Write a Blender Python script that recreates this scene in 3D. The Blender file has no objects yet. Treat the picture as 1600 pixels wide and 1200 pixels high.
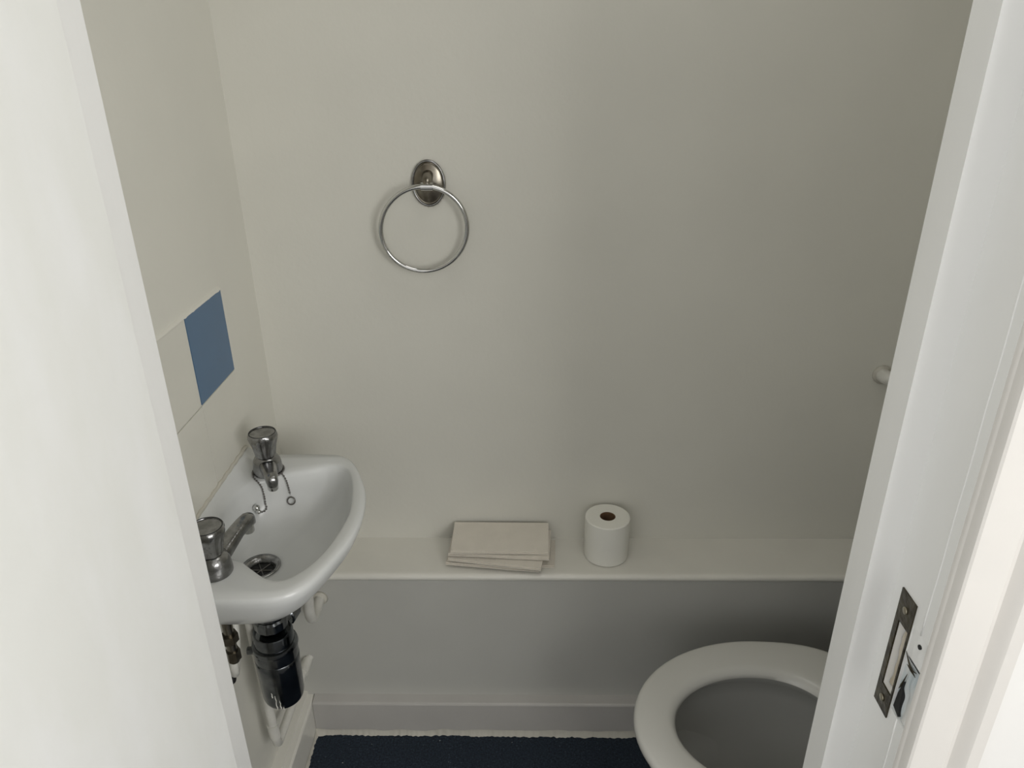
import bpy, bmesh, math, random
from mathutils import Vector, Matrix
from mathutils import noise as mnoise

random.seed(7)
SC = bpy.context.scene
C = SC.collection
PI = math.pi

# ------------------------------------------------------------------ camera, world, light, exposure
cd = bpy.data.cameras.new('camera'); cam = bpy.data.objects.new('camera', cd); C.objects.link(cam)
cd.sensor_width = 36.0; cd.lens = 1163.1 / 1600 * 36; cd.clip_start = 0.02
rz = lambda t: Matrix.Rotation(t, 4, 'Z')
cam.matrix_world = (Matrix.Translation((0, 0, 1.62)) @ rz(0.0207018) @
                    Matrix.Rotation(PI / 2 - 0.43131153, 4, 'X') @ rz(-0.0100686))
SC.camera = cam

w = bpy.data.worlds.new('hall_daylight'); SC.world = w; w.use_nodes = True
w.node_tree.nodes['Background'].inputs[0].default_value = (0.80, 0.88, 1.0, 1)
w.node_tree.nodes['Background'].inputs[1].default_value = 0.10


def area(name, loc, target, sx, sy, power, col):
    l = bpy.data.lights.new(name, 'AREA'); l.shape = 'RECTANGLE'; l.size = sx; l.size_y = sy
    l.energy = power; l.color = col
    o = bpy.data.objects.new(name, l); C.objects.link(o); o.location = loc
    o.rotation_euler = (Vector(target) - Vector(loc)).to_track_quat('-Z', 'Y').to_euler()
    return o


area('hall_back_fill', (0.10, -2.20, 1.68), (0.1, 1.5, 1.15), 2.2, 1.2, 9, (1.0, 0.99, 0.97))  # unseen source added behind the camera to light the toilet room
area('hall_right_fill', (1.40, -0.95, 1.68), (-0.6, 0.2, 1.2), 1.3, 1.15, 35, (1.0, 0.99, 0.965))  # added from the right to brighten the open door's face
area('hall_left_fill', (-1.20, -0.95, 1.68), (0.6, 0.4, 1.2), 1.3, 1.15, 11, (0.97, 0.985, 1.0))  # fill added on the left to brighten the right jamb
area('toilet_room_ceiling_light', (0.15, 1.10, 2.39), (0.15, 1.101, 0), 0.5, 0.4, 1.9, (1.0, 0.985, 0.95))

vs = SC.view_settings
vs.view_transform = 'Standard'; vs.look = 'None'; vs.gamma = 1.0; vs.use_curve_mapping = False
vs.exposure = 0.0


# ------------------------------------------------------------------ materials
def mat(name, col, rough=0.5, metal=0.0, bump=0.0, bscale=120, var=0.0, vscale=3.0, col2=None, coat=0.0,
        stretch=None, spec=None):
    m = bpy.data.materials.new(name); m.use_nodes = True
    nt = m.node_tree; b = nt.nodes['Principled BSDF']
    b.inputs['Base Color'].default_value = (*col, 1); b.inputs['Roughness'].default_value = rough
    b.inputs['Metallic'].default_value = metal; b.inputs['Coat Weight'].default_value = coat
    if spec is not None: b.inputs['Specular IOR Level'].default_value = spec
    tc = nt.nodes.new('ShaderNodeTexCoord'); src = tc.outputs['Object']
    if stretch:
        mp = nt.nodes.new('ShaderNodeMapping'); mp.inputs['Scale'].default_value = stretch
        nt.links.new(src, mp.inputs[0]); src = mp.outputs[0]
    if var or col2:
        n = nt.nodes.new('ShaderNodeTexNoise'); n.inputs['Scale'].default_value = vscale
        n.inputs['Detail'].default_value = 5
        nt.links.new(src, n.inputs['Vector'])
        r = nt.nodes.new('ShaderNodeValToRGB'); nt.links.new(n.outputs[0], r.inputs[0])
        r.color_ramp.elements[0].position = 0.38; r.color_ramp.elements[1].position = 0.62
        c2 = col2 if col2 else tuple(c * (1 - var) for c in col)
        r.color_ramp.elements[0].color = (*c2, 1); r.color_ramp.elements[1].color = (*col, 1)
        nt.links.new(r.outputs[0], b.inputs['Base Color'])
    if bump:
        n = nt.nodes.new('ShaderNodeTexNoise'); n.inputs['Scale'].default_value = bscale
        n.inputs['Detail'].default_value = 4
        nt.links.new(src, n.inputs['Vector'])
        bp = nt.nodes.new('ShaderNodeBump'); bp.inputs['Strength'].default_value = bump
        bp.inputs['Distance'].default_value = 0.002
        nt.links.new(n.outputs[0], bp.inputs['Height']); nt.links.new(bp.outputs[0], b.inputs['Normal'])
    return m


M_WALL = mat('cream_wall_paint', (0.71, 0.698, 0.632), 0.55, bump=0.2, bscale=90, var=0.03, vscale=4)
M_TILEW = mat('painted_white_tile', (0.695, 0.682, 0.615), 0.35, bump=0.2, bscale=60, var=0.03, vscale=9)
M_BLUE = mat('blue_tile_glaze', (0.075, 0.155, 0.27), 0.3, var=0.05, vscale=12)
M_GLOSS = mat('white_gloss_paint', (0.74, 0.725, 0.665), 0.28, bump=0.25, bscale=50, var=0.03, vscale=10)
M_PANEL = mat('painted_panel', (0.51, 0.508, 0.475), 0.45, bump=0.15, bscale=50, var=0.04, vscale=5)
M_ARCH = mat('warm_white_architrave_paint', (0.76, 0.735, 0.70), 0.3, bump=0.2, bscale=40, var=0.03, vscale=6)
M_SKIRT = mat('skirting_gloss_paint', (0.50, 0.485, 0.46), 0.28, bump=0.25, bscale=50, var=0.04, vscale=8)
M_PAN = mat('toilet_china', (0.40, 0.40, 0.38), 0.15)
M_PIPEP = mat('painted_pipe', (0.68, 0.67, 0.62), 0.35, bump=0.4, bscale=70, var=0.1, vscale=40)
M_HALL = mat('hall_white_paint', (0.86, 0.85, 0.83), 0.55, bump=0.2, bscale=60)
M_TRIM = mat('white_trim_gloss', (0.89, 0.89, 0.875), 0.28, bump=0.25, bscale=40, var=0.04, vscale=6, stretch=(1, 1, 0.25))
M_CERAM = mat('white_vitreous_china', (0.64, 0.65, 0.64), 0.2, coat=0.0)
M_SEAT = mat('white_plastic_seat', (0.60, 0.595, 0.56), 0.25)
M_CHROME = mat('worn_chrome', (0.34, 0.34, 0.34), 0.2, 1.0, bump=0.25, bscale=200, col2=(0.22, 0.22, 0.215), vscale=60)
M_CHROME2 = mat('bright_chrome', (0.62, 0.62, 0.61), 0.09, 1.0)
M_TRAP = mat('dark_chrome_trap', (0.20, 0.21, 0.22), 0.16, 1.0, col2=(0.10, 0.11, 0.12), vscale=25, bump=0.1, bscale=60)
M_RUST = mat('tarnished_plate_chrome', (0.28, 0.26, 0.22), 0.25, 1.0, col2=(0.16, 0.14, 0.11), vscale=35)
M_BLACK = mat('black_void', (0.008, 0.008, 0.008), 0.6)
M_BRASS = mat('dull_brass_plate', (0.085, 0.074, 0.048), 0.35, 0.7, bump=0.7, bscale=120, col2=(0.045, 0.038, 0.026), vscale=60)
M_WOOD = mat('bare_splintered_wood', (0.50, 0.43, 0.33), 0.8, bump=0.8, bscale=120, col2=(0.62, 0.57, 0.48), vscale=50, stretch=(1, 1, 0.3))
M_CHIP = mat('chipped_blue_grey_paint', (0.50, 0.56, 0.59), 0.6, bump=0.8, bscale=90, col2=(0.70, 0.70, 0.68), vscale=60, stretch=(1, 1, 0.35))
M_PAPER = mat('white_tissue', (0.82, 0.81, 0.745), 0.9, bump=0.3, bscale=300)
M_TOWEL = mat('recycled_paper_towel', (0.70, 0.655, 0.575), 0.95, bump=0.5, bscale=400, var=0.04, vscale=30)
M_CARD = mat('brown_cardboard', (0.16, 0.09, 0.045), 0.9)
M_CHAIN = mat('chain_metal', (0.20, 0.19, 0.18), 0.3, 1.0)
M_SEAL = mat('old_sealant', (0.54, 0.52, 0.455), 0.6, bump=0.5, bscale=80)


def m_door():
    m = mat('hall_door_paint', (0.80, 0.80, 0.775), 0.45, bump=0.3, bscale=25)
    nt = m.node_tree; b = nt.nodes['Principled BSDF']
    tc = nt.nodes.new('ShaderNodeTexCoord')
    mp = nt.nodes.new('ShaderNodeMapping'); mp.inputs['Scale'].default_value = (1, 6, 2.2)
    nt.links.new(tc.outputs['Object'], mp.inputs[0])
    n = nt.nodes.new('ShaderNodeTexNoise'); n.inputs['Scale'].default_value = 2.0; n.inputs['Detail'].default_value = 6
    nt.links.new(mp.outputs[0], n.inputs['Vector'])
    r = nt.nodes.new('ShaderNodeValToRGB')
    e = r.color_ramp.elements
    e[0].position = 0.45; e[0].color = (0.86, 0.865, 0.835, 1)
    e[1].position = 0.68; e[1].color = (0.90, 0.905, 0.895, 1)
    nt.links.new(n.outputs[0], r.inputs[0]); nt.links.new(r.outputs[0], b.inputs['Base Color'])
    return m


M_DOOR = m_door()


def m_carpet():
    m = mat('navy_carpet_tile', (0.012, 0.02, 0.035), 0.95, bump=1.0, bscale=500)
    nt = m.node_tree; b = nt.nodes['Principled BSDF']
    tc = nt.nodes.new('ShaderNodeTexCoord')
    n = nt.nodes.new('ShaderNodeTexNoise'); n.inputs['Scale'].default_value = 220; n.inputs['Detail'].default_value = 3
    nt.links.new(tc.outputs['Object'], n.inputs['Vector'])
    r = nt.nodes.new('ShaderNodeValToRGB'); e = r.color_ramp.elements
    e[0].position = 0.35; e[0].color = (0.005, 0.010, 0.019, 1)
    e[1].position = 0.66; e[1].color = (0.018, 0.032, 0.052, 1)
    k = r.color_ramp.elements.new(0.78); k.color = (0.10, 0.12, 0.14, 1)
    nt.links.new(n.outputs[0], r.inputs[0])
    v = nt.nodes.new('ShaderNodeTexVoronoi'); v.inputs['Scale'].default_value = 26
    nt.links.new(tc.outputs['Object'], v.inputs['Vector'])
    lt = nt.nodes.new('ShaderNodeMath'); lt.operation = 'LESS_THAN'; lt.inputs[1].default_value = 0.035
    nt.links.new(v.outputs['Distance'], lt.inputs[0])
    mx = nt.nodes.new('ShaderNodeMixRGB'); mx.inputs[2].default_value = (0.35, 0.36, 0.35, 1)
    nt.links.new(lt.outputs[0], mx.inputs[0]); nt.links.new(r.outputs[0], mx.inputs[1])
    nt.links.new(mx.outputs[0], b.inputs['Base Color'])
    return m


M_CARPET = m_carpet()
M_WATER = mat('bowl_water', (0.9, 0.95, 0.95), 0.03)
M_WATER.node_tree.nodes['Principled BSDF'].inputs['Transmission Weight'].default_value = 1.0


# ------------------------------------------------------------------ helpers
def link(name, me, m, parent=None, smooth=False, origin=None):
    me.materials.append(m)
    if origin is not None:
        me.transform(Matrix.Translation(-Vector(origin)))
    o = bpy.data.objects.new(name, me); C.objects.link(o)
    if origin is not None: o.location = origin
    if parent is not None:
        o.parent = parent
    if smooth:
        for p in me.polygons: p.use_smooth = True
    return o


def fin(name, bm, m, parent=None, smooth=False, bevel=0.0, seg=2, angle=None, world=False):
    """link a bmesh; vertices are in the parent's local frame (world=True: given in world, parent moved)"""
    if bevel:
        es = [e for e in bm.edges if len(e.link_faces) == 2 and e.calc_face_angle(0) > 0.5]
        bmesh.ops.bevel(bm, geom=es, offset=bevel, segments=seg, affect='EDGES', profile=0.6)
    bmesh.ops.recalc_face_normals(bm, faces=bm.faces[:])
    if world and parent is not None:
        off = Vector(parent.location)
        bmesh.ops.translate(bm, verts=bm.verts[:], vec=-off)
    me = bpy.data.meshes.new(name); bm.to_mesh(me); bm.free()
    o = link(name, me, m, parent, smooth)
    if angle is not None:
        me.shade_smooth() if hasattr(me, 'shade_smooth') else None
        for p in me.polygons: p.use_smooth = True
        me.set_sharp_from_angle(angle=angle)
    return o


def box(bm, x0, x1, y0, y1, z0, z1):
    vs_ = [bm.verts.new(p) for p in ((x0, y0, z0), (x1, y0, z0), (x1, y1, z0), (x0, y1, z0),
                                     (x0, y0, z1), (x1, y0, z1), (x1, y1, z1), (x0, y1, z1))]
    for f in ((0, 3, 2, 1), (4, 5, 6, 7), (0, 1, 5, 4), (1, 2, 6, 5), (2, 3, 7, 6), (3, 0, 4, 7)):
        bm.faces.new([vs_[i] for i in f])


def boxes(*bs):
    bm = bmesh.new()
    for b in bs: box(bm, *b)
    return bm


def loft(bm, rings, cap0=True, cap1=True, closed=False):
    R = [[bm.verts.new(p) for p in r] for r in rings]
    n = len(R[0])
    pairs = list(zip(R, R[1:])) + ([(R[-1], R[0])] if closed else [])
    for a, b in pairs:
        for i in range(n):
            j = (i + 1) % n
            bm.faces.new((a[i], a[j], b[j], b[i]))
    if not closed:
        if cap0: bm.faces.new(R[0][::-1])
        if cap1: bm.faces.new(R[-1])
    return R


def lathe(bm, prof, c=(0, 0, 0), n=40, cap0=True, cap1=True, M=None):
    rings = []
    for r, z in prof:
        ring = [Vector((r * math.cos(2 * PI * i / n), r * math.sin(2 * PI * i / n), z)) for i in range(n)]
        if M is not None: ring = [M @ p for p in ring]
        rings.append([p + Vector(c) for p in ring])
    loft(bm, rings, cap0, cap1)


def catmull(pts, per=8, closed=False):
    P = [Vector(p) for p in pts]; n = len(P); out = []
    rng = range(n) if closed else range(n - 1)
    for i in rng:
        if closed:
            a, b, c, d = P[(i - 1) % n], P[i], P[(i + 1) % n], P[(i + 2) % n]
        else:
            a, b, c, d = P[max(i - 1, 0)], P[i], P[i + 1], P[min(i + 2, n - 1)]
        for k in range(per):
            t = k / per
            out.append(0.5 * ((2 * b) + (-a + c) * t + (2 * a - 5 * b + 4 * c - d) * t * t + (-a + 3 * b - 3 * c + d) * t ** 3))
    if not closed: out.append(P[-1])
    return out


def tube(bm, path, r, n=14, closed=False):
    P = [Vector(p) for p in path]; m = len(P)
    rad = r if callable(r) else (lambda t: r)
    tang = []
    for i in range(m):
        if closed: d = P[(i + 1) % m] - P[i - 1]
        else: d = P[min(i + 1, m - 1)] - P[max(i - 1, 0)]
        tang.append(d.normalized())
    u = tang[0].orthogonal().normalized(); rings = []
    for i in range(m):
        t = tang[i]; u = (u - t * u.dot(t)).normalized(); v = t.cross(u)
        rr = rad(i / (m - 1))
        rings.append([P[i] + (u * math.cos(2 * PI * k / n) + v * math.sin(2 * PI * k / n)) * rr for k in range(n)])
    if closed:
        # avoid twist: match last ring to first by nearest vertex
        best = min(range(n), key=lambda s: (rings[-1][s] - rings[0][0]).length)
        loft(bm, rings, closed=False, cap0=False, cap1=False)
        bm.verts.ensure_lookup_table()
        tot = len(bm.verts); a = [bm.verts[tot - n + k] for k in range(n)]; b = [bm.verts[tot - n * m + k] for k in range(n)]
        for k in range(n):
            bm.faces.new((a[(best + k) % n], a[(best + k + 1) % n], b[(k + 1) % n], b[k]))
    else:
        loft(bm, rings)


def thing(name, label, cat, loc=(0, 0, 0), rot=0, group=None):
    o = bpy.data.objects.new(name, None); C.objects.link(o); o.empty_display_size = 0.05
    o.location = loc; o.rotation_euler = (0, 0, rot)
    o['label'] = label; o['category'] = cat
    if group: o['group'] = group
    return o


def tag(o, label, cat, group=None):
    o['label'] = label; o['category'] = cat
    if group: o['group'] = group
    return o


def struct(name, bm, m, label, parent=None, **k):
    o = fin(name, bm, m, parent, **k)
    if parent is None:
        o['kind'] = 'structure'; o['label'] = label
        o['category'] = name.split('_')[0]
    return o


def V3(*a): return Vector(a)


# ------------------------------------------------------------------ setting
WX, BX, BY = -0.582, 0.93, 1.527         # left wall, right wall, back wall
FY0, FY1 = 0.606, 0.7335                # hall face and room face of the doorway wall
H = 2.42

struct('floor', boxes((-0.70, 1.05, FY0 - 0.0, BY + 0.1, -0.06, 0.0)), M_CARPET, 'dark navy carpet floor of the small toilet room')
struct('floor_hall', boxes((-1.25, 1.45, -2.25, FY0, -0.06, -0.002)), mat('hall_grey_carpet', (0.10, 0.10, 0.10), 0.95, bump=0.6, bscale=300),
       'grey carpet of the hall outside the toilet room')
struct('ceiling', boxes((-0.70, 1.05, FY0, BY + 0.1, H, H + 0.06)), M_WALL, 'cream ceiling of the toilet room')
struct('ceiling_hall', boxes((-1.25, 1.45, -2.25, FY0, H, H + 0.06)), M_HALL, 'white ceiling of the hall')
wl = struct('wall_left', boxes((WX - 0.1, WX, FY0 + 0.02, BY + 0.1, -0.05, H + 0.02)), M_WALL, 'cream painted wall behind the basin')
struct('wall_back', boxes((WX, BX, BY, BY + 0.1, -0.05, H + 0.02)), M_WALL, 'cream painted back wall carrying the towel ring')
struct('wall_right', boxes((BX, BX + 0.1, FY0 + 0.02, BY + 0.1, -0.05, H + 0.02)), M_WALL, 'cream painted wall behind the toilet')
struct('wall_front', boxes((-1.25, -0.452, FY0, FY1, -0.05, H + 0.02), (0.446, 1.45, FY0, FY1, -0.05, H + 0.02),
                           (-0.452, 0.446, FY0, FY1, 2.06, H + 0.02)), M_HALL, 'white wall around the doorway')
struct('wall_hall_left', boxes((-1.35, -1.25, -2.25, -1.6, -0.05, H + 0.02), (-1.35, -1.25, -0.3, FY1, -0.05, H + 0.02),
                               (-1.35, -1.25, -1.6, -0.3, -0.05, 1.08), (-1.35, -1.25, -1.6, -0.3, 2.25, H + 0.02)), M_HALL, 'white left wall of the hall')
struct('wall_hall_right', boxes((1.45, 1.55, -2.25, -1.6, -0.05, H + 0.02), (1.45, 1.55, -0.3, FY1, -0.05, H + 0.02),
                                (1.45, 1.55, -1.6, -0.3, -0.05, 1.08), (1.45, 1.55, -1.6, -0.3, 2.25, H + 0.02)), M_HALL, 'white right wall of the hall')
# hall wall behind the camera with an unseen opening, added to go with the rear light
wx0, wx1, wz0, wz1 = -1.0, 1.2, 1.05, 2.3
struct('wall_hall_back', boxes((-1.25, wx0, -2.35, -2.25, -0.05, H + 0.02), (wx1, 1.45, -2.35, -2.25, -0.05, H + 0.02),
                               (wx0, wx1, -2.35, -2.25, -0.05, wz0), (wx0, wx1, -2.35, -2.25, wz1, H + 0.02)), M_HALL,
       'white wall of the hall behind the viewer')
struct('window_added_1', boxes((wx0, wx1, -2.33, -2.27, wz0, wz0 + 0.05), (wx0, wx1, -2.33, -2.27, wz1 - 0.05, wz1),
                         (wx0, wx0 + 0.05, -2.33, -2.27, wz0 + .05, wz1 - .05), (wx1 - 0.05, wx1, -2.33, -2.27, wz0 + .05, wz1 - .05),
                         (0.08, 0.12, -2.33, -2.27, wz0 + .05, wz1 - .05)), M_TRIM, 'white window frame added in the unseen hall')

struct('window_added_2', boxes((1.47, 1.53, -1.6, -1.55, 1.08, 2.25), (1.47, 1.53, -0.35, -0.3, 1.08, 2.25), (1.47, 1.53, -1.55, -0.35, 1.08, 1.13),
                         (1.47, 1.53, -1.55, -0.35, 2.20, 2.25)), M_TRIM, 'white window frame added on the right of the unseen hall')  # unseen frame added to go with the right-hand fill

struct('window_added_3', boxes((-1.33, -1.27, -1.6, -1.55, 1.08, 2.25), (-1.33, -1.27, -0.35, -0.3, 1.08, 2.25), (-1.33, -1.27, -1.55, -0.35, 1.08, 1.13),
                         (-1.33, -1.27, -1.55, -0.35, 2.20, 2.25)), M_TRIM, 'white window frame added on the left of the unseen hall')  # invented opening, matches the left fill light

# wall tiles: pieces of the left wall
ty = [0.738, 0.852, 1.016, 1.180, 1.344]; tz = [0.868, 1.0345, 1.202]
g = 0.0012
for r in range(2):
    for c in range(4):
        bm = boxes((WX - 0.002, WX + 0.0045 + random.uniform(-.0004, .0004), ty[c] + g, ty[c + 1] - g, tz[r] + g, tz[r + 1] - g))
        blue = (r == 1 and c == 3)
        t = fin('tile', bm, M_BLUE if blue else M_TILEW, wl, bevel=0.0012, seg=1)
        if blue: t['label'] = 'plain blue glazed tile'
# ragged paint ridge over the tiles' top and right edge, painted grout bed
bm = bmesh.new()
box(bm, WX - 0.002, WX + 0.0028, ty[0], ty[-1], tz[0], tz[-1])
fin('grout', bm, mat('painted_grout', (0.50, 0.49, 0.44), 0.8), wl)
bm = bmesh.new()
n = 90; prev = None
for i in range(n + 1):
    y = ty[0] + (ty[-1] - ty[0]) * i / n
    lo = 1.2000 - 0.0030 * max(0, mnoise.noise(Vector((y * 90, 3, 0)))); hi = 1.2050 + 0.001 * mnoise.noise(Vector((y * 60, 9, 0)))
    q = [bm.verts.new((WX + 0.0062, y, lo)), bm.verts.new((WX + 0.0050, y, 1.2030)), bm.verts.new((WX - .001, y, hi))]
    if prev:
        for k in range(2): bm.faces.new((prev[k], q[k], q[k + 1], prev[k + 1]))
    prev = q
fin('paint_edge', bm, M_WALL, wl, smooth=True)

# skirting boards
LX = WX + 0.040
bm = bmesh.new()
def prism_x(bm, prof, x0, x1):     # profile in (y, z)
    loft(bm, [[(x0, y, z) for y, z in prof], [(x1, y, z) for y, z in prof]])
def prism_y(bm, prof, y0, y1):     # profile in (x, z)
    loft(bm, [[(x, y0, z) for x, z in prof], [(x, y1, z) for x, z in prof]])
def prism_z(bm, prof, z0, z1):
    loft(bm, [[(x, y, z0) for x, y in prof], [(x, y, z1) for x, y in prof]])
PY = 1.390
prism_x(bm, [(PY, 0), (1.362, 0), (1.362, 0.101), (1.3635, 0.1045), (1.367, 0.1065), (PY, 0.110)], LX + 0.001, 0.93)
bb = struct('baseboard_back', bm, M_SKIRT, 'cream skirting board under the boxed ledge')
bm = bmesh.new()
prism_y(bm, [(WX, 0), (LX, 0), (LX, 0.101), (LX - 0.0015, 0.1045), (LX - 0.005, 0.1065), (LX - 0.016, 0.108), (LX - 0.017, 0.118),
             (WX, 0.120)], FY1, PY)
bl = struct('baseboard_left', bm, M_GLOSS, 'cream skirting board under the basin')
# ragged sealant and paint line where skirting meets the carpet
def ragged(p0, p1, nrm, wid, hgt, parent, seed, name='sealant'):
    bm = bmesh.new(); p0, p1, nrm = Vector(p0), Vector(p1), Vector(nrm); L = (p1 - p0).length; n = int(L / 0.0025); prev = None
    for i in range(n + 1):
        s = L * i / n; p = p0.lerp(p1, i / n)
        k = mnoise.noise(Vector((s * 30, seed, 0))) * .5 + mnoise.noise(Vector((s * 130, seed, 5))) * .5 + mnoise.noise(Vector((s * 8, seed, 9))) * .5
        ww = wid * (0.75 + 0.75 * k); hh = hgt * (1 + .3 * mnoise.noise(Vector((s * 20, seed, 2))))
        ww = max(ww, wid * .15)
        q = [bm.verts.new(p + Vector((0, 0, hh)) + nrm * 0.0006), bm.verts.new(p + Vector((0, 0, hh * .45)) + nrm * min(ww * .4, .004)),
             bm.verts.new(p + Vector((0, 0, 0.0022)) + nrm * ww * .85), bm.verts.new(p + Vector((0, 0, 0.0002)) + nrm * ww)]
        if prev:
            for j in range(3): bm.faces.new((prev[j], q[j], q[j + 1], prev[j + 1]))
        prev = q
    return fin(name, bm, M_SEAL, parent, smooth=True)
ragged((LX, 1.362, 0), (0.93, 1.362, 0), (0, -1, 0), 0.009, 0.016, bb, 1.3)
ragged((LX, FY1 + .01, 0), (LX, 1.362, 0), (1, 0, 0), 0.008, 0.012, bl, 4.1)

# boxed-in ledge along the back wall
lg = thing('boxed_ledge', 'long cream painted boxed-in ledge along the back wall', 'ledge', (0.17, 1.45, 0))
bm = bmesh.new()
prof = [(BY, 0.474), (1.393, 0.474)]
for k in range(7):
    a = -PI / 2 - PI * k / 6; prof.append((1.3925 + 0.0095 * math.cos(a), 0.4835 + 0.0095 * math.sin(a)))
prof += [(1.40, 0.493), (BY, 0.494)]
prism_x(bm, prof, WX, BX)
fin('top_board', bm, M_GLOSS, lg, world=True, angle=0.6)
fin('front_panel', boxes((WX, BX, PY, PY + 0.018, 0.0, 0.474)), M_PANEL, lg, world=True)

# doorway: lining with stop and strike recess (right), stop (left), head, architrave
SX, CX = 0.389, 0.424                    # faces of the stop and of the lining on the right
SY = 0.688                               # hall side of the stop
my0, my1, mz0, mz1 = 0.6415, 0.6625, 0.925, 1.020     # mortise
cy1, cz0, cz1 = 0.6375, 0.912, 1.036     # chipped corner
bm = boxes((SX, CX + .022, SY, FY1, 0, 2.06), (CX, CX + .022, FY0, SY, 0, cz0), (CX, CX + .022, FY0, SY, cz1, 2.06),
           (CX, CX + .022, cy1, my0, cz0, cz1), (CX, CX + .022, my1, SY, cz0, cz1), (CX, CX + .022, my0, my1, cz0, mz0),
           (CX, CX + .022, my0, my1, mz1, cz1), (CX + 0.014, CX + .022, my0, my1, mz0, mz1), (CX + 0.010, CX + .022, FY0, cy1, cz0, cz1))
bmesh.ops.remove_doubles(bm, verts=bm.verts[:], dist=1e-5)
tr = struct('trim_1', bm, M_TRIM, 'white painted right door jamb with doorstop')
bm = boxes((-0.452, -0.394, SY, FY1, 0, 2.06), (-0.452, -0.4335, FY0, SY, 0, 2.06))
struct('trim_2', bm, M_TRIM, 'white painted left door jamb')
struct('trim_3', boxes((-0.394, SX, SY, FY1, 2.0, 2.06), (-0.4335, CX, FY0, SY, 2.035, 2.06)), M_TRIM, 'white painted door head')
# architrave profile, in plan, extruded upwards: bead, hollow, broad flat, groove, outer moulding
Y = FY0
arch = [(0.4243, Y), (0.4243, Y - 0.0030), (0.4250, Y - 0.0050), (0.4262, Y - 0.0062), (0.4266, Y - 0.0090), (0.4275, Y - 0.0135), (0.4290, Y - 0.0165),
        (0.4315, Y - 0.0180), (0.4650, Y - 0.0180), (0.4685, Y - 0.0172), (0.4708, Y - 0.0140), (0.4732, Y - 0.0118), (0.4770, Y - 0.0118),
        (0.4805, Y - 0.0150), (0.4845, Y - 0.0205), (0.4890, Y - 0.0235), (0.5020, Y - 0.0240), (0.5030, Y)]
bm = bmesh.new(); prism_z(bm, arch, 0, 2.13)
struct('trim_4', bm, M_ARCH, 'white moulded architrave right of the doorway', angle=0.5)
bm = boxes((-0.45, 0.4243, Y - 0.018, Y, 2.045, 2.13))
struct('trim_5', bm, M_ARCH, 'white architrave over the doorway')

bm = bmesh.new()
for a_, b_ in ((0.0, cz0), (cz1, 2.03)):
    tube(bm, [(CX, 0.6205 + .0004 * math.sin(k * 1.3), a_ + (b_ - a_) * k / 40) for k in range(41)], 0.0011, 6)
fin('paint_ridge', bm, M_TRIM, tr, smooth=True)

# chipped timber beside the strike plate
def patch(name, x, y0, y1, z0, z1, m, amp, parent, seed, ny=8, nz=26):
    bm = bmesh.new(); G = []
    for i in range(nz + 1):
        row = []
        for j in range(ny + 1):
            y = y0 + (y1 - y0) * j / ny; z = z0 + (z1 - z0) * i / nz
            e = 0 if i in (0, nz) or j == ny else 1
            d = amp * mnoise.noise(Vector((y * 180, z * 45, seed))) * e
            row.append(bm.verts.new((x + d, y, z)))
        G.append(row)
    for i in range(nz):
        for j in range(ny): bm.faces.new((G[i][j], G[i + 1][j], G[i + 1][j + 1], G[i][j + 1]))
    return fin(name, bm, m, parent, smooth=True)
p_ = patch('chipped_paint', CX + 0.0035, FY0 + .0005, cy1, cz0, 0.990, M_CHIP, 0.005, tr, 3.3, 14, 30); p_['label'] = 'bluish grey chipped timber'
p_ = patch('filler', CX + 0.0012, FY0 + .0005, cy1, 0.996, cz1, M_TRIM, 0.002, tr, 8.1)
bm = bmesh.new()
for P_ in ([(CX + .001, .612, 0.990), (CX - .0002, .622, 0.988), (CX, .6375, .998)], [(CX + .001, .612, 0.984), (CX, .6200, 0.986), (CX, .6300, .986)],
           [(CX + .0008, .626, .975), (CX + .0003, .630, .955), (CX + .0008, .634, .945)]):
    tube(bm, catmull(P_, 5), lambda t: 0.0011 * (1.2 - abs(2 * t - 1)), 6)
fin('splinter', bm, M_BRASS, tr, smooth=True)
bm = bmesh.new()
hp = [(0.6215, 0.914), (0.6345, 0.918), (0.6325, 0.940), (0.6275, 0.962), (0.6245, 0.938)]
loft(bm, [[(CX + 0.0004, y, z) for y, z in hp], [(CX + 0.009, y, z) for y, z in hp]])
fin('splinter_hole', bm, M_BLACK, tr)
bm = bmesh.new(); lathe(bm, [(0.0028, 0), (0.0028, 0.003)], n=12, M=Matrix.Rotation(PI / 2, 4, 'Y'), c=(CX - 0.0004, 0.618, 1.022))
fin('nail_hole', bm, M_BLACK, tr)

# strike plate
sp = thing('strike_plate', 'tarnished brass lock keep with torn mortise screwed to the right door jamb', 'strike plate', (CX, 0.654, 0.977))
bm = bmesh.new()
y0, y1, z0, z1 = 0.6385, 0.6705, 0.893, 1.060
T = 0.0018
pb = lambda a, b, c, d: box(bm, CX - T, CX + 0.0002, a, b, c, d)
pb(y0, y1, z0, mz0); pb(y0, y1, mz1, z1); pb(my1, y1, mz0, mz1); pb(y0, my0 - .0005, mz0, mz1)
bmesh.ops.remove_doubles(bm, verts=bm.verts[:], dist=1e-5)
fin('plate', bm, M_BRASS, sp, world=True)
for zz in (1.040, 0.909):
    bm = bmesh.new()
    lathe(bm, [(0.0046, 0), (0.0044, 0.0012), (0.0030, 0.0018)], n=20, M=Matrix.Rotation(-PI / 2, 4, 'Y'), c=(CX - T, 0.6545, zz))
    fin('screw', bm, mat('worn_brass_screw', (0.32, 0.29, 0.22), 0.35, 0.9), sp, world=True, smooth=True)
bm = bmesh.new(); G = []
for i in range(25):
    row = []
    for j in range(9):
        y = my0 + 0.002 + (my1 - my0 - .003) * j / 8; z = mz0 + .001 + (mz1 - mz0 - .002) * i / 24
        row.append(bm.verts.new((CX + 0.0035 + .004 * j / 8 + 0.004 * mnoise.noise(Vector((y * 130, z * 60, 2.2))), y, z)))
    G.append(row)
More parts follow.
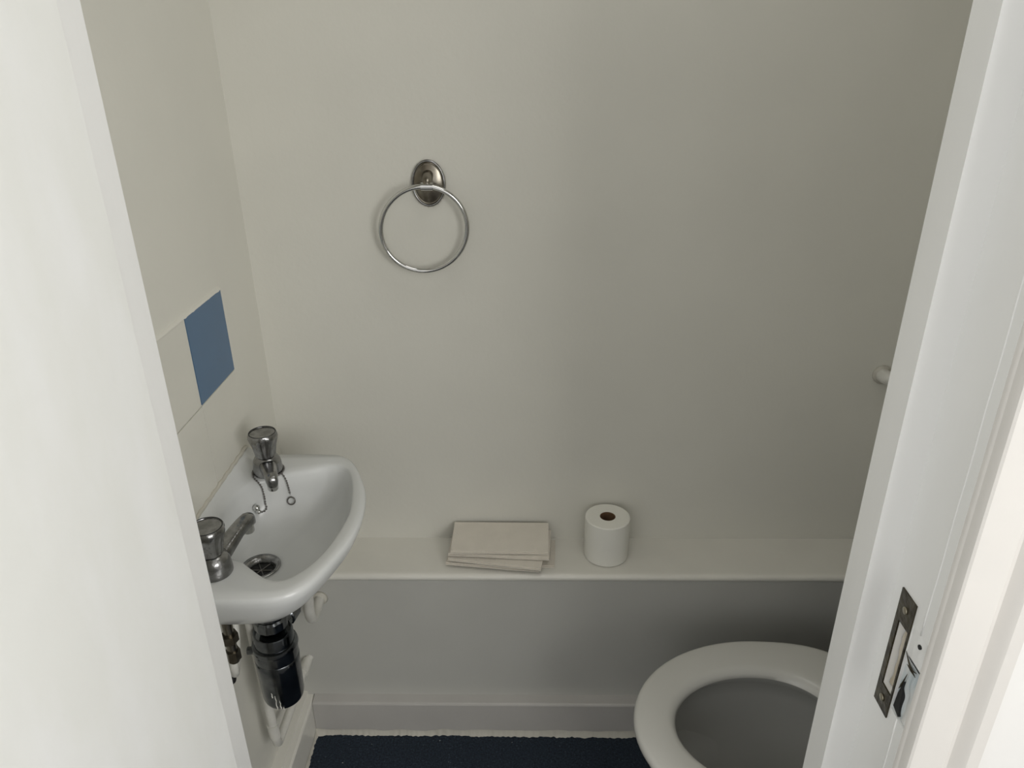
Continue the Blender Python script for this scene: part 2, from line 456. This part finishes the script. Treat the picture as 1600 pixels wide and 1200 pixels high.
for i in range(24):
    for j in range(8): bm.faces.new((G[i][j], G[i + 1][j], G[i + 1][j + 1], G[i][j + 1]))
fin('mortise_filling', bm, M_WOOD, sp, world=True, smooth=True)

# open door, hinged at the left jamb, folded out into the hall
dr = struct('door_1', boxes((-0.041, 0.0, -0.80, 0.0, 0.008, 1.995)), M_DOOR, 'white painted door standing open on the left of the doorway',
            bevel=0.0015)
dr.location = (-0.3885, 0.6865, 0); dr.rotation_euler = (0, 0, math.radians(-3.0))
for hz in (0.25, 1.75):
    bm = bmesh.new(); lathe(bm, [(0.006, -0.04), (0.006, 0.04)], n=14, c=(-0.034, 0.002, hz))
    fin('hinge', bm, M_RUST, dr, smooth=True)

# ------------------------------------------------------------------ basin
BC = Vector((-0.44, 1.11, 0)); NB = 128
outer = [(0, .222), (.03, .2255), (.09, .2265), (.17, .2260), (.205, .2200), (.232, .1930), (.256, .145), (.277, .085), (.286, .015), (.283, -.05),
         (.269, -.105), (.250, -.158), (.230, -.193), (.200, -.213), (.150, -.2195), (.08, -.221), (.03, -.2215), (0, -.2215)]
outer = [(WX + a, 1.11 + b) for a, b in outer]
inner = [(-.532, 1.240), (-.487, 1.262), (-.44, 1.278), (-.400, 1.292), (-.372, 1.288), (-.350, 1.262), (-.332, 1.200), (-.323, 1.125), (-.333, 1.048),
         (-.351, .990), (-.380, .950), (-.400, .943), (-.420, .949), (-.450, .972), (-.475, .992), (-.505, 1.004), (-.535, 1.018), (-.548, 1.045),
         (-.553, 1.11), (-.553, 1.165), (-.549, 1.205)]


def by_angle(pts, closed=True):
    P = [Vector((x, y, 0)) for x, y in pts]
    D = catmull(P, 16, True) if closed else catmull(P, 16)
    if not closed:   # straight back edge along the wall
        a, b = P[-1], P[0]; D += [a.lerp(b, k / 40) for k in range(1, 40)]
    out = []
    segs = list(zip(D, D[1:] + D[:1]))
    for i in range(NB):
        th = 2 * PI * i / NB; d = Vector((math.cos(th), math.sin(th))); best = None
        for p, q in segs:
            px, py = p.x - BC.x, p.y - BC.y; ex, ey = q.x - p.x, q.y - p.y
            det = d.x * (-ey) + ex * d.y
            if abs(det) < 1e-12: continue
            t = (px * (-ey) + ex * py) / det; s = (d.x * py - d.y * px) / det
            if t > 0 and -1e-6 <= s <= 1 + 1e-6 and (best is None or t > best): best = t
        out.append(Vector((BC.x + d.x * best, BC.y + d.y * best, 0)))
    return out


OUT = by_angle(outer, False); INN = by_angle(inner)
DR = Vector((-.497, 1.115, 0)); DZ = 0.731
def circ(r): return [DR + Vector((math.cos(2 * PI * i / NB), math.sin(2 * PI * i / NB), 0)) * r for i in range(NB)]
CI = circ(0.0345)
def smooth(t): t = max(0, min(1, t)); return t * t * (3 - 2 * t)
def up(p): return 0.024 * smooth((-0.548 - p.x) / 0.030)
def scl(s): return [Vector((WX + (p.x - WX) * s, 1.11 + (p.y - 1.11) * s, 0)) for p in OUT]
def lerp(A, B, t): return [a.lerp(b, t) for a, b in zip(A, B)]
def setz(A, z, u=0.0): return [Vector((p.x, p.y, z + u * up(p))) for p in A]
CB = circ(0.040)
rings = [setz(CB, 0.705), setz(lerp(scl(.55), CB, .35), 0.718), setz(scl(.70), 0.738), setz(scl(.82), 0.762), setz(scl(.905), 0.786),
         setz(scl(.955), 0.806), setz(scl(.985), 0.823), setz(scl(1.0), 0.836, .6), setz(scl(.996), 0.8425, .9), setz(scl(.984), 0.846, 1),
         setz(lerp(scl(.984), INN, .35), 0.8462, 1), setz(lerp(scl(.984), INN, .75), 0.8452, 1), setz(lerp(OUT, INN, .93), 0.8435, 1),
         setz(lerp(OUT, INN, 1.0), 0.8395, .8), setz(lerp(INN, CI, .025), 0.832, .4), setz(lerp(INN, CI, .075), 0.812), setz(lerp(INN, CI, .15), 0.788),
         setz(lerp(INN, CI, .27), 0.766), setz(lerp(INN, CI, .45), 0.750), setz(lerp(INN, CI, .68), 0.740), setz(lerp(INN, CI, .9), 0.7335),
         setz(CI, DZ), setz(circ(.030), DZ - .006), setz(circ(.022), DZ - .012)]
sink = thing('wash_basin', 'small white ceramic wash basin hung on the left wall', 'basin', (WX, 1.11, 0.70))
bm = bmesh.new(); loft(bm, rings, True, True)
fin('bowl', bm, M_CERAM, sink, world=True, angle=1.2)
bm = bmesh.new()
lathe(bm, [(0.0365, DZ + .0012), (0.0355, DZ + .0026), (0.0300, DZ + .0016), (0.0235, DZ - .004), (0.0225, DZ - .011)], c=(DR.x, DR.y, 0), n=48, cap0=False, cap1=False)
wf = fin('waste_flange', bm, M_CHROME, sink, world=True, smooth=True)
bm = bmesh.new(); lathe(bm, [(0.0224, DZ - .0105), (0.0224, DZ - .0100)], c=(DR.x, DR.y, 0), n=32)
fin('drain_hole', bm, M_BLACK, sink, world=True)
bm = bmesh.new()
for a in (0, PI / 3, 2 * PI / 3):
    d = Vector((math.cos(a), math.sin(a), 0)) * .022
    tube(bm, [Vector((DR.x, DR.y, DZ - .0085)) - d, Vector((DR.x, DR.y, DZ - .0085)) + d], 0.0010, 8)
fin('grate', bm, M_CHAIN, sink, world=True)
# bead of silicone between the basin and the tiles
bm = bmesh.new()
tube(bm, [(WX + .006, .89 + i * .0086, .8685 + .0012 * math.sin(i * 1.7)) for i in range(52)], 0.0042, 8)
fin('sealant', bm, M_SEAL, sink, world=True, smooth=True)


# ------------------------------------------------------------------ taps
def make_tap(loc, rot, label, handle_rot=0.0, tailed=True):
    t = thing('tap', label, 'tap', loc, rot, 'pillar taps on the basin')
    bm = bmesh.new()
    lathe(bm, [(0.0270, 0), (0.0285, 0.0025), (0.0285, 0.007), (0.0280, 0.013), (0.0272, 0.022), (0.0258, 0.029), (0.0225, 0.0345), (0.0160, 0.0375), (0.0130, 0.041)], n=40)
    fin('body', bm, M_CHROME, t, angle=1.0)
    # spout: rounded box section, rising, with a drop nose
    bm = bmesh.new(); rings = []
    st = [(0.004, .0165, .006, .034), (0.022, .0165, .010, .0350), (0.045, .0150, .0170, .0400), (0.070, .0135, .0245, .0450), (0.090, .0125, .0270, .0482),
          (0.104, .0115, .0250, .0490), (0.1125, .0095, .0235, .0465), (0.1160, .0060, .0245, .0400)]
    for x, hw, zb, zt in st:
        ring = []; cz, hh = (zb + zt) / 2, (zt - zb) / 2
        for k in range(24):
            a = 2 * PI * k / 24; ca, sa = math.cos(a), math.sin(a)
            e = 0.62
            ring.append((x * .93, hw * math.copysign(abs(ca) ** e, ca), cz + hh * math.copysign(abs(sa) ** e, sa)))
        rings.append(ring)
    loft(bm, rings)
    fin('spout', bm, M_CHROME, t, angle=1.0)
    bm = bmesh.new(); lathe(bm, [(0.0085, 0.014), (0.0100, 0.016), (0.0105, 0.030)], c=(0.094, 0, 0), n=24)
    nz = fin('nozzle', bm, M_CHROME2, t, angle=.8)
    bm = bmesh.new(); lathe(bm, [(0.0072, 0.0136), (0.0072, 0.0142)], c=(0.094, 0, 0), n=20)
    fin('outlet', bm, M_BLACK, nz)
    # fluted handle widening upwards
    bm = bmesh.new(); rings = []
    for r, z, fl in ((0.0165, .0395, .0), (0.0198, .0402, .05), (0.0212, .0490, .10), (0.0238, .0630, .12), (0.0275, .0740, .09), (0.0288, .0800, .06), (0.0280, .0855, .02),
                     (0.0262, .0890, 0), (0.0250, .0896, 0), (0.0242, .0880, 0), (0.0120, .0868, 0), (0.0030, .0866, 0)):
        ring = []
        for k in range(56):
            a = 2 * PI * k / 56 + handle_rot
            rr = r * (1 - fl * (0.5 + 0.5 * math.cos(7 * a)) ** 2)
            ring.append((rr * math.cos(a), rr * math.sin(a), z))
        rings.append(ring)
    loft(bm, rings)
    hd = fin('handle', bm, M_CHROME, t, angle=.7)
    bm = bmesh.new()
    tube(bm, [(0.0250 * math.cos(2 * PI * k / 48), 0.0250 * math.sin(2 * PI * k / 48), .0893) for k in range(48)], 0.0009, 6, closed=True)
    fin('rim_line', bm, M_BLACK, hd)
    if not tailed: return t
    # threaded tail and back nut under the basin
    bm = bmesh.new(); lathe(bm, [(0.0085, -0.19), (0.0085, -0.06)], n=16)
    tl = fin('tail', bm, M_RUST, t, smooth=False, angle=.8)
    bm = bmesh.new(); lathe(bm, [(0.0125, -0.185), (0.0125, -0.165)], n=6)
    fin('nut', bm, M_RUST, tl)
    bm = bmesh.new(); lathe(bm, [(0.0145, -0.145), (0.0145, -0.130)], n=6)
    fin('nut', bm, M_RUST, tl)
    return t


make_tap((-.513, 1.266, .8455), math.radians(-66), 'chrome pillar tap at the far end of the basin with the plug chain around it', .2, False)
make_tap((-.502, .957, .8455), math.radians(74), 'chrome pillar tap at the near end of the basin, partly behind the door', .5)

# ------------------------------------------------------------------ bottle trap and pipes
TX, TY = -.497, 1.115
trap = thing('bottle_trap', 'dark chrome bottle trap hanging under the basin', 'trap', (TX, TY, .40))
def lp(name, prof, m=M_TRAP, n=44, parent=trap, c=(TX, TY, 0), **k):
    bm = bmesh.new(); lathe(bm, prof, c=c, n=n); return fin(name, bm, m, parent, world=(parent is trap), angle=.7)
lp('tail_pipe', [(.020, .640), (.020, .712)])
for z_ in (.590, .618):
    bm = bmesh.new(); rings = []
    for r, z in ((.028, z_), (.0315, z_ + .002), (.0315, z_ + .020), (.028, z_ + .024)):
        rings.append([(TX + r * (1 + .02 * math.cos(12 * 2 * PI * k / 72)) * math.cos(2 * PI * k / 72), TY + r * (1 + .02 * math.cos(12 * 2 * PI * k / 72)) * math.sin(2 * PI * k / 72), z) for k in range(72)])
    loft(bm, rings); fin('union_nut', bm, M_TRAP, trap, world=True, angle=.7)
lp('upper_cup', [(.030, .545), (.0385, .546), (.0385, .574), (.0370, .578), (.035, .5785), (.033, .570), (.024, .568), (.024, .650)])
lp('flange_ring', [(.0385, .536), (.0435, .538), (.0450, .543), (.0435, .549), (.0385, .551)])
lp('bottle', [(.010, .4005), (.030, .4015), (.0365, .404), (.0390, .409), (.0405, .416), (.0425, .500), (.0430, .512), (.0418, .514), (.0425, .517), (.0425, .538)])
# droplets of white paint on the bottle
for k, (a, zt, zb) in enumerate(((-1.60, .445, .408), (-1.42, .432, .410), (-1.75, .452, .440), (-1.30, .414, .408))):
    bm = bmesh.new(); R_ = .0416
    tube(bm, [(TX + R_ * math.cos(a + .02 * math.sin(j * 2)), TY + R_ * math.sin(a), zb + (zt - zb) * j / 6) for j in range(7)], lambda t: .0011 * (1.1 - .6 * t), 6)
    o = fin('paint_drip', bm, M_PAPER, trap, world=True, smooth=True)
    if k == 0: pass
# outlet towards the back wall
od = Vector((.16, .98, 0)).normalized()
o0 = Vector((TX, TY, .562)) + od * .030
bm = bmesh.new(); tube(bm, [o0, o0 + od * .075], .0165, 24); fin('outlet_pipe', bm, M_TRAP, trap, world=True, angle=.8)
bm = bmesh.new(); tube(bm, [o0 + od * .022, o0 + od * .024, o0 + od * .050, o0 + od * .053], lambda t: .0205 if .2 < t < .8 else .0185, 12)
fin('outlet_nut', bm, M_TRAP, trap, world=True, angle=.5)
bm = bmesh.new(); tube(bm, [(TX - .036, TY - .01, .535), (TX - .052, TY - .012, .535)], .008, 12)
lug = fin('side_plug', bm, M_TRAP, trap, world=True, angle=.5)

e0 = o0 + od * .075
wp = catmull([e0, e0 + od * .035, Vector((-.470, 1.245, .565)), Vector((-.472, 1.262, .535)), Vector((-.478, 1.272, .490)), Vector((-.482, 1.290, .450)), Vector((-.486, 1.32, .428)),
              Vector((-.490, 1.35, .420)), Vector((-.492, 1.392, .420))], 6)
bm = bmesh.new(); tube(bm, wp, .0118, 18)
o = fin('waste_pipe', bm, M_PIPEP, None, smooth=True); tag(o, 'short white painted waste pipe from the trap into the boxed panel', 'pipe')
bm = bmesh.new(); tube(bm, [(-.492, 1.383, .420), (-.492, 1.3905, .420)], lambda t: .020 - .004 * (1 - t), 20)
fin('wall_collar', bm, M_SEAL, o, smooth=True)

sx_ = WX + .040
vp_ = [(sx_ - .004, 1.128, .60), (sx_ - .002, 1.130, .45), (sx_, 1.132, .285), (sx_, 1.134, .252), (sx_ - .001, 1.143, .232), (sx_ - .002, 1.165, .226), (sx_ - .002, 1.25, .226), (sx_ - .002, 1.355, .226),
       (sx_ - .001, 1.377, .228), (sx_ + .003, 1.3925, .232)]
bm = bmesh.new(); tube(bm, catmull(vp_, 8), .0095, 16)
sp2 = fin('supply_pipe', bm, M_PIPEP, None, smooth=True); tag(sp2, 'white painted supply pipe bending low along the left wall into the panel', 'pipe')
bm = bmesh.new(); tube(bm, [(sx_ - .002, 1.345, .226), (sx_ - .002, 1.385, .228)], .0120, 16); fin('elbow_collar', bm, M_PIPEP, sp2, angle=.7)
bm = bmesh.new(); tube(bm, [(sx_, 1.133, .262), (sx_ - .001, 1.132, .30)], .0118, 16); fin('elbow_collar', bm, M_PIPEP, sp2, angle=.7)

bm = bmesh.new()
tube(bm, catmull([(-.505, .957, .665), (-.508, .960, .630), (-.520, .985, .600), (-.532, 1.020, .594), (-.542, 1.055, .610), (-.548, 1.075, .650), (-.552, 1.085, .72), (-.555, 1.09, .77)], 8), .0075, 14)
o = fin('supply_pipe', bm, M_PIPEP, None, smooth=True); tag(o, 'thin looped white pipe under the near tap beside the door', 'pipe')

# pipe clip on the left wall
bm = bmesh.new(); lathe(bm, [(.009, 0), (.009, .008), (.006, .011)], n=20, M=Matrix.Rotation(PI / 2, 4, 'Y'), c=(WX, 1.075, .488))
o = fin('wall_fixing', bm, M_BLACK, None, smooth=True); tag(o, 'small black fixing on the left wall below the basin', 'fixing')

# ------------------------------------------------------------------ towel ring
RC = Vector((-.200, 1.487, 1.2755)); RR = .0875
tr_ = thing('towel_ring', 'chrome towel ring hanging from an oval plate on the back wall', 'towel ring', (-.196, BY, 1.3625))
bm = bmesh.new(); rings = []
for s, d in ((1.0, 0.0), (1.0, .004), (.97, .0065), (.90, .0085), (.86, .0082), (.82, .0088), (.50, .012), (.2, .013)):
    rings.append([(-.195 + .0325 * s * math.cos(2 * PI * k / 56), BY - d, 1.3630 + .0445 * s * math.sin(2 * PI * k / 56)) for k in range(56)])
loft(bm, rings); fin('back_plate', bm, M_RUST, tr_, world=True, angle=.5)
bm = bmesh.new(); rings = []
tube(bm, [(-.195 + .0318 * math.cos(2 * PI * k / 56), BY - .006, 1.3630 + .0438 * math.sin(2 * PI * k / 56)) for k in range(56)], .0026, 8, closed=True)
fin('plate_rim', bm, M_CHROME, tr_, world=True, smooth=True)
bm = bmesh.new(); tube(bm, catmull([(-.195, BY - .006, 1.378), (-.1945, BY - .022, 1.377), (-.194, 1.492, 1.370), (-.194, 1.487, 1.3635)], 6), lambda t: .0125 - .0035 * t, 20)
fin('post', bm, M_RUST, tr_, world=True, smooth=True)
bm = bmesh.new(); tube(bm, [(-.194 - .0115, 1.487, 1.3630), (-.194 + .0115, 1.487, 1.3625)], .0082, 24)
fin('clamp', bm, M_CHROME2, tr_, world=True, angle=.6)
bm = bmesh.new()
tube(bm, [(RC.x - .006 * (1 - math.sin(a)) + RR * math.cos(a), 1.487 + .016 * (1 - math.sin(a)) / 2, RC.z + RR * math.sin(a)) for a in [2 * PI * k / 96 for k in range(96)]], .0051, 14, closed=True)
fin('ring', bm, M_CHROME2, tr_, world=True, smooth=True)
# broken paint edge round the plate
bm = bmesh.new(); prev = None
for k in range(61):
    a = -PI * .93 + PI * 1.05 * k / 60
    w0, w1 = 1.0, 1.09 + .09 * mnoise.noise(Vector((k * .55, 1, 1)))
    q = [bm.verts.new((-.195 + .0325 * w0 * math.cos(a), BY - .003, 1.363 + .0445 * w0 * math.sin(a))), bm.verts.new((-.195 + .0325 * w1 * math.cos(a), BY - .0006, 1.363 + .0445 * w1 * math.sin(a)))]
    if prev: bm.faces.new((prev[0], q[0], q[1], prev[1]))
    prev = q
fin('paint_edge', bm, M_SEAL, tr_, world=True, smooth=True)

# ------------------------------------------------------------------ things on the ledge
LZ = 0.494
def towel(cx, cy, rot, L, W, zs, label, thick=.004, tilt=0.0, curl=0.0, seed=0):
    """folded towel: two leaves joined by a rounded fold, sagging slightly"""
    t = thing('paper_towel', label, 'paper towel', (cx, cy, zs), rot, 'folded paper towels on the ledge')
    for leaf, (zo, sh) in enumerate(((0, .0), (thick * .5, .003))):
        bm = bmesh.new(); nx, ny = 22, 8; top = []; bot = []
        for i in range(nx + 1):
            r1, r2 = [], []
            for j in range(ny + 1):
                u = i / nx - .5; v = j / ny - .5
                x = u * L + sh * (v + .5) * .2; y = v * (W - sh) + sh * .5
                z = zo + tilt * (v + .5) + curl * (abs(u) * 2) ** 2 + .0010 * mnoise.noise(Vector((u * 3, v * 2, seed + 0)))
                r1.append(bm.verts.new((x, y, z + thick * .49))); r2.append(bm.verts.new((x, y, z)))
            top.append(r1); bot.append(r2)
        for i in range(nx):
            for j in range(ny):
                bm.faces.new((top[i][j], top[i + 1][j], top[i + 1][j + 1], top[i][j + 1]))
                bm.faces.new((bot[i][j + 1], bot[i + 1][j + 1], bot[i + 1][j], bot[i][j]))
        for i in range(nx):
            bm.faces.new((bot[i][0], bot[i + 1][0], top[i + 1][0], top[i][0])); bm.faces.new((top[i][ny], top[i + 1][ny], bot[i + 1][ny], bot[i][ny]))
        for j in range(ny):
            bm.faces.new((top[0][j], top[0][j + 1], bot[0][j + 1], bot[0][j])); bm.faces.new((bot[nx][j], bot[nx][j + 1], top[nx][j + 1], top[nx][j]))
        fin('leaf', bm, M_TOWEL, t, angle=.8)
    return t
towel(-.044, 1.465, math.radians(-2.5), .226, .098, LZ, 'beige folded paper towel flat on the ledge, lowest of the pile', .005, .002, 0, 1)
towel(-.075, 1.446, math.radians(-7.0), .222, .092, LZ + .0062, 'beige folded paper towel second from the bottom, sticking out front left', .005, .004, 0, 2)
towel(-.068, 1.445, math.radians(-9.5), .222, .094, LZ + .0155, 'beige folded paper towel third from the bottom, skewed with its right corner forward', .006, .006, 0, 3)
towel(-.062, 1.462, math.radians(-4.0), .238, .096, LZ + .0255, 'beige folded paper towel just under the topmost one', .006, .012, 0, 4)
towel(-.062, 1.467, math.radians(-.8), .230, .098, LZ + .0345, 'beige folded paper towel lying topmost on the pile', .006, .014, 0, 5)

rl = thing('toilet_roll', 'white toilet roll standing upright on the ledge', 'toilet roll', (.192, 1.466, LZ))
bm = bmesh.new()
prof = [(.0185, .0), (.050, .0), (.0525, .0015), (.0530, .010), (.0530, .103), (.0525, .1065), (.0505, .108), (.0185, .108), (.0185, .0)]
rings = [[(r * math.cos(2 * PI * k / 64), r * math.sin(2 * PI * k / 64), z) for k in range(64)] for r, z in prof]
loft(bm, rings, False, False); fin('paper', bm, M_PAPER, rl, angle=.6)
bm = bmesh.new()
rings = [[(r * math.cos(2 * PI * k / 40), r * math.sin(2 * PI * k / 40), z) for k in range(40)] for r, z in ((.0172, .001), (.0184, .001), (.0184, .1072), (.0172, .1072), (.0172, .001))]
loft(bm, rings, False, False); fin('cardboard_core', bm, M_CARD, rl, angle=.6)

# ------------------------------------------------------------------ toilet
TCX, TCY = .487, 1.020
def seat_out(a, k=1.0, dx=0.0):
    ca, sa = math.cos(a), math.sin(a)
    if ca <= 0:
        x, y = TCX + .281 * ca * k, .2215 * sa * k
    else:
        x = TCX + .205 * math.copysign(abs(ca) ** .7, ca) * k; y = math.copysign(abs(sa) ** .42, sa) * .2215 * k
        y *= 1 - .03 * (x - TCX) / .205
    return x + dx, TCY + y
def seat_in(a, k=1.0):
    ca, sa = math.cos(a), math.sin(a)
    cx = .462
    if ca <= 0: return cx + .176 * ca * k, TCY + .131 * sa * k
    return cx + .150 * math.copysign(abs(ca) ** .9, ca) * k, TCY + .131 * sa * k
NT = 96; AN = [2 * PI * k / NT for k in range(NT)]
toilet = thing('toilet', 'white toilet with its seat down beside the right door jamb', 'toilet', (.50, TCY, 0))
SZ = .418
bm = bmesh.new(); rings = []
def mixr(t, z, ko=1.0, ki=1.0):
    r = []
    for a in AN:
        o_ = Vector(seat_out(a, ko)); i_ = Vector(seat_in(a, ki)); p = o_.lerp(i_, t); r.append((p.x, p.y, z))
    return r
rings = [mixr(0.04, SZ), mixr(0.0, SZ + .004), mixr(0.0, SZ + .010), mixr(.012, SZ + .0160), mixr(.05, SZ + .0200), mixr(.12, SZ + .0215), mixr(.45, SZ + .0225),
         mixr(.78, SZ + .0205), mixr(.88, SZ + .0185), mixr(.965, SZ + .011), mixr(1.0, SZ + .003), mixr(.97, SZ), mixr(.04, SZ)]
loft(bm, rings, False, False); fin('seat', bm, M_SEAT, toilet, world=True, angle=1.2)
# pan: outside and inside in one ceramic body
def pan(k, z, dx=0.0, ky=1.0):
    r = []
    for a in AN:
        x, y = seat_out(a, k, dx); r.append((x, TCY + (y - TCY) * ky, z))
    return r
def inn(k, z, dx=0.0):
    return [((seat_in(a, k)[0] - .462) + .462 + dx, seat_in(a, k)[1], z) for a in AN]
bm = bmesh.new()
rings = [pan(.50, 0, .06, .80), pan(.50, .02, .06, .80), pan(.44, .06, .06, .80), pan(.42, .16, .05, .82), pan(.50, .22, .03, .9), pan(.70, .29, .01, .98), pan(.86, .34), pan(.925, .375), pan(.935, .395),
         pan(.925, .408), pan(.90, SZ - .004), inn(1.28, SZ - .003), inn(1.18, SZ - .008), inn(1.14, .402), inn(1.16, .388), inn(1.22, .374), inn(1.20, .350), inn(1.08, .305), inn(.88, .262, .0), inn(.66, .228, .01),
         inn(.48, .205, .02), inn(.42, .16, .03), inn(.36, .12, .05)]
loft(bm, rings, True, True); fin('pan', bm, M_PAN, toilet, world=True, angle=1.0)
bm = bmesh.new(); lo = inn(.49, .2065, .02); hi = inn(.49, .2075, .02)
loft(bm, [lo, hi]); fin('water', bm, M_WATER, toilet, world=True)
# hinge block, cistern, lever, lid leaning on the cistern
for yy in (-.075, .075):
    bm = bmesh.new(); tube(bm, [(.700, TCY + yy - .022, SZ + .014), (.700, TCY + yy + .022, SZ + .014)], .011, 16); fin('hinge', bm, M_SEAT, toilet, world=True, angle=.7)
fin('back_shelf', boxes((.655, .765, TCY - .14, TCY + .14, .33, SZ)), M_CERAM, toilet, world=True, bevel=.012, seg=3)
fin('cistern', boxes((.748, .925, TCY - .225, TCY + .225, .405, .745)), M_CERAM, toilet, world=True, bevel=.02, seg=4, angle=.6)
fin('cistern_lid', boxes((.738, .927, TCY - .235, TCY + .235, .747, .782)), M_CERAM, toilet, world=True, bevel=.010, seg=3, angle=.6)
bm = bmesh.new(); tube(bm, [(.748, TCY - .15, .70), (.722, TCY - .15, .70), (.720, TCY - .10, .695), (.718, TCY - .06, .690)], .007, 12); fin('flush_lever', bm, M_CHROME, toilet, world=True, smooth=True)
bm = bmesh.new(); rings = []
for t, k in ((0, .97), (.004, 1.0), (.012, 1.0), (.017, .95)):
    ring = []
    for a in AN:
        x, y = seat_out(a, k)
        h = .700 - x            # distance from the hinge line becomes height
        ring.append((.712 + .035 * (h / .49) * 0 - t + .0, y, SZ + .012 + h * .98 + .006))
    rings.append(ring)
loft(bm, rings); fin('lid', bm, M_SEAT, toilet, world=True, angle=.7)

# painted pipe end on the back wall at the right edge of the doorway view
bm = bmesh.new()
tube(bm, catmull([(BX, 1.500, .940), (.86, 1.500, .940), (.815, 1.500, .940), (.800, 1.503, .940), (.793, 1.512, .940), (.792, BY, .940)], 8), .0155, 20)
o = fin('overflow_pipe', bm, M_PIPEP, None, smooth=True); tag(o, 'white painted pipe end on the back wall beside the right door jamb', 'pipe')
bm = bmesh.new(); tube(bm, [(.792, BY - .006, .940), (.792, BY + .001, .940)], .0215, 20); fin('wall_collar', bm, M_SEAL, o, smooth=True)
bm = bmesh.new(); tube(bm, [(.812, 1.500, .940), (.86, 1.500, .940)], .0185, 20); fin('elbow_collar', bm, M_PIPEP, o, angle=.7)

# ------------------------------------------------------------------ plug chain
chain = thing('plug_chain', 'bead chain looped round the far tap with two loose ends in the bowl', 'chain', (-.513, 1.266, .8475))
def beads(name, pts, r=.0022, step=.0048):
    P = catmull(pts, 14); bm = bmesh.new(); acc = 0; last = P[0]
    tube(bm, P, .0006, 5)
    cent = [P[0]]
    for p in P[1:]:
        acc += (p - last).length; last = p
        if acc >= step: cent.append(p); acc = 0
    for c in cent:
        bmesh.ops.create_icosphere(bm, subdivisions=1, radius=r, matrix=Matrix.Translation(c))
    return fin(name, bm, M_CHAIN, chain, world=True, smooth=True)
# loop round the base of the tap, then the two ends, lying on the bowl's wall
bx, by_ = -.513, 1.266
loop = [(bx + .0302 * math.cos(a), by_ + .0302 * math.sin(a), .8485) for a in [math.radians(d) for d in range(215, -60, -25)]]
beads('chain_loop', loop)
beads('chain_end', [loop[0], (-.5345, 1.2425, .8455), (-.525, 1.2385, .836), (-.520, 1.2375, .825), (-.517, 1.234, .808), (-.5155, 1.230, .793), (-.513, 1.2265, .786),
                    (-.517, 1.222, .7815), (-.5235, 1.219, .7815), (-.529, 1.2165, .785)])
beads('chain_end', [loop[-1], (-.486, 1.262, .8440), (-.478, 1.2565, .835), (-.4745, 1.2545, .822), (-.472, 1.252, .809), (-.471, 1.250, .802)])
bm = bmesh.new(); Mx = Matrix.Rotation(math.radians(70), 4, 'X')
tube(bm, [Vector((-.4692, 1.2455, .7905)) + (Mx @ Vector((.0075 * math.cos(2 * PI * k / 32), .0075 * math.sin(2 * PI * k / 32), 0))) for k in range(32)], .0015, 8, closed=True)
fin('plug_ring', bm, M_CHAIN, chain, world=True, smooth=True)
bm = bmesh.new(); bmesh.ops.create_uvsphere(bm, u_segments=20, v_segments=12, radius=.0068, matrix=Matrix.Translation((-.529, 1.2165, .793)))
bmesh.ops.create_uvsphere(bm, u_segments=16, v_segments=10, radius=.0050, matrix=Matrix.Translation((-.524, 1.212, .787)))
fin('end_ball', bm, M_CHROME2, chain, world=True, smooth=True)
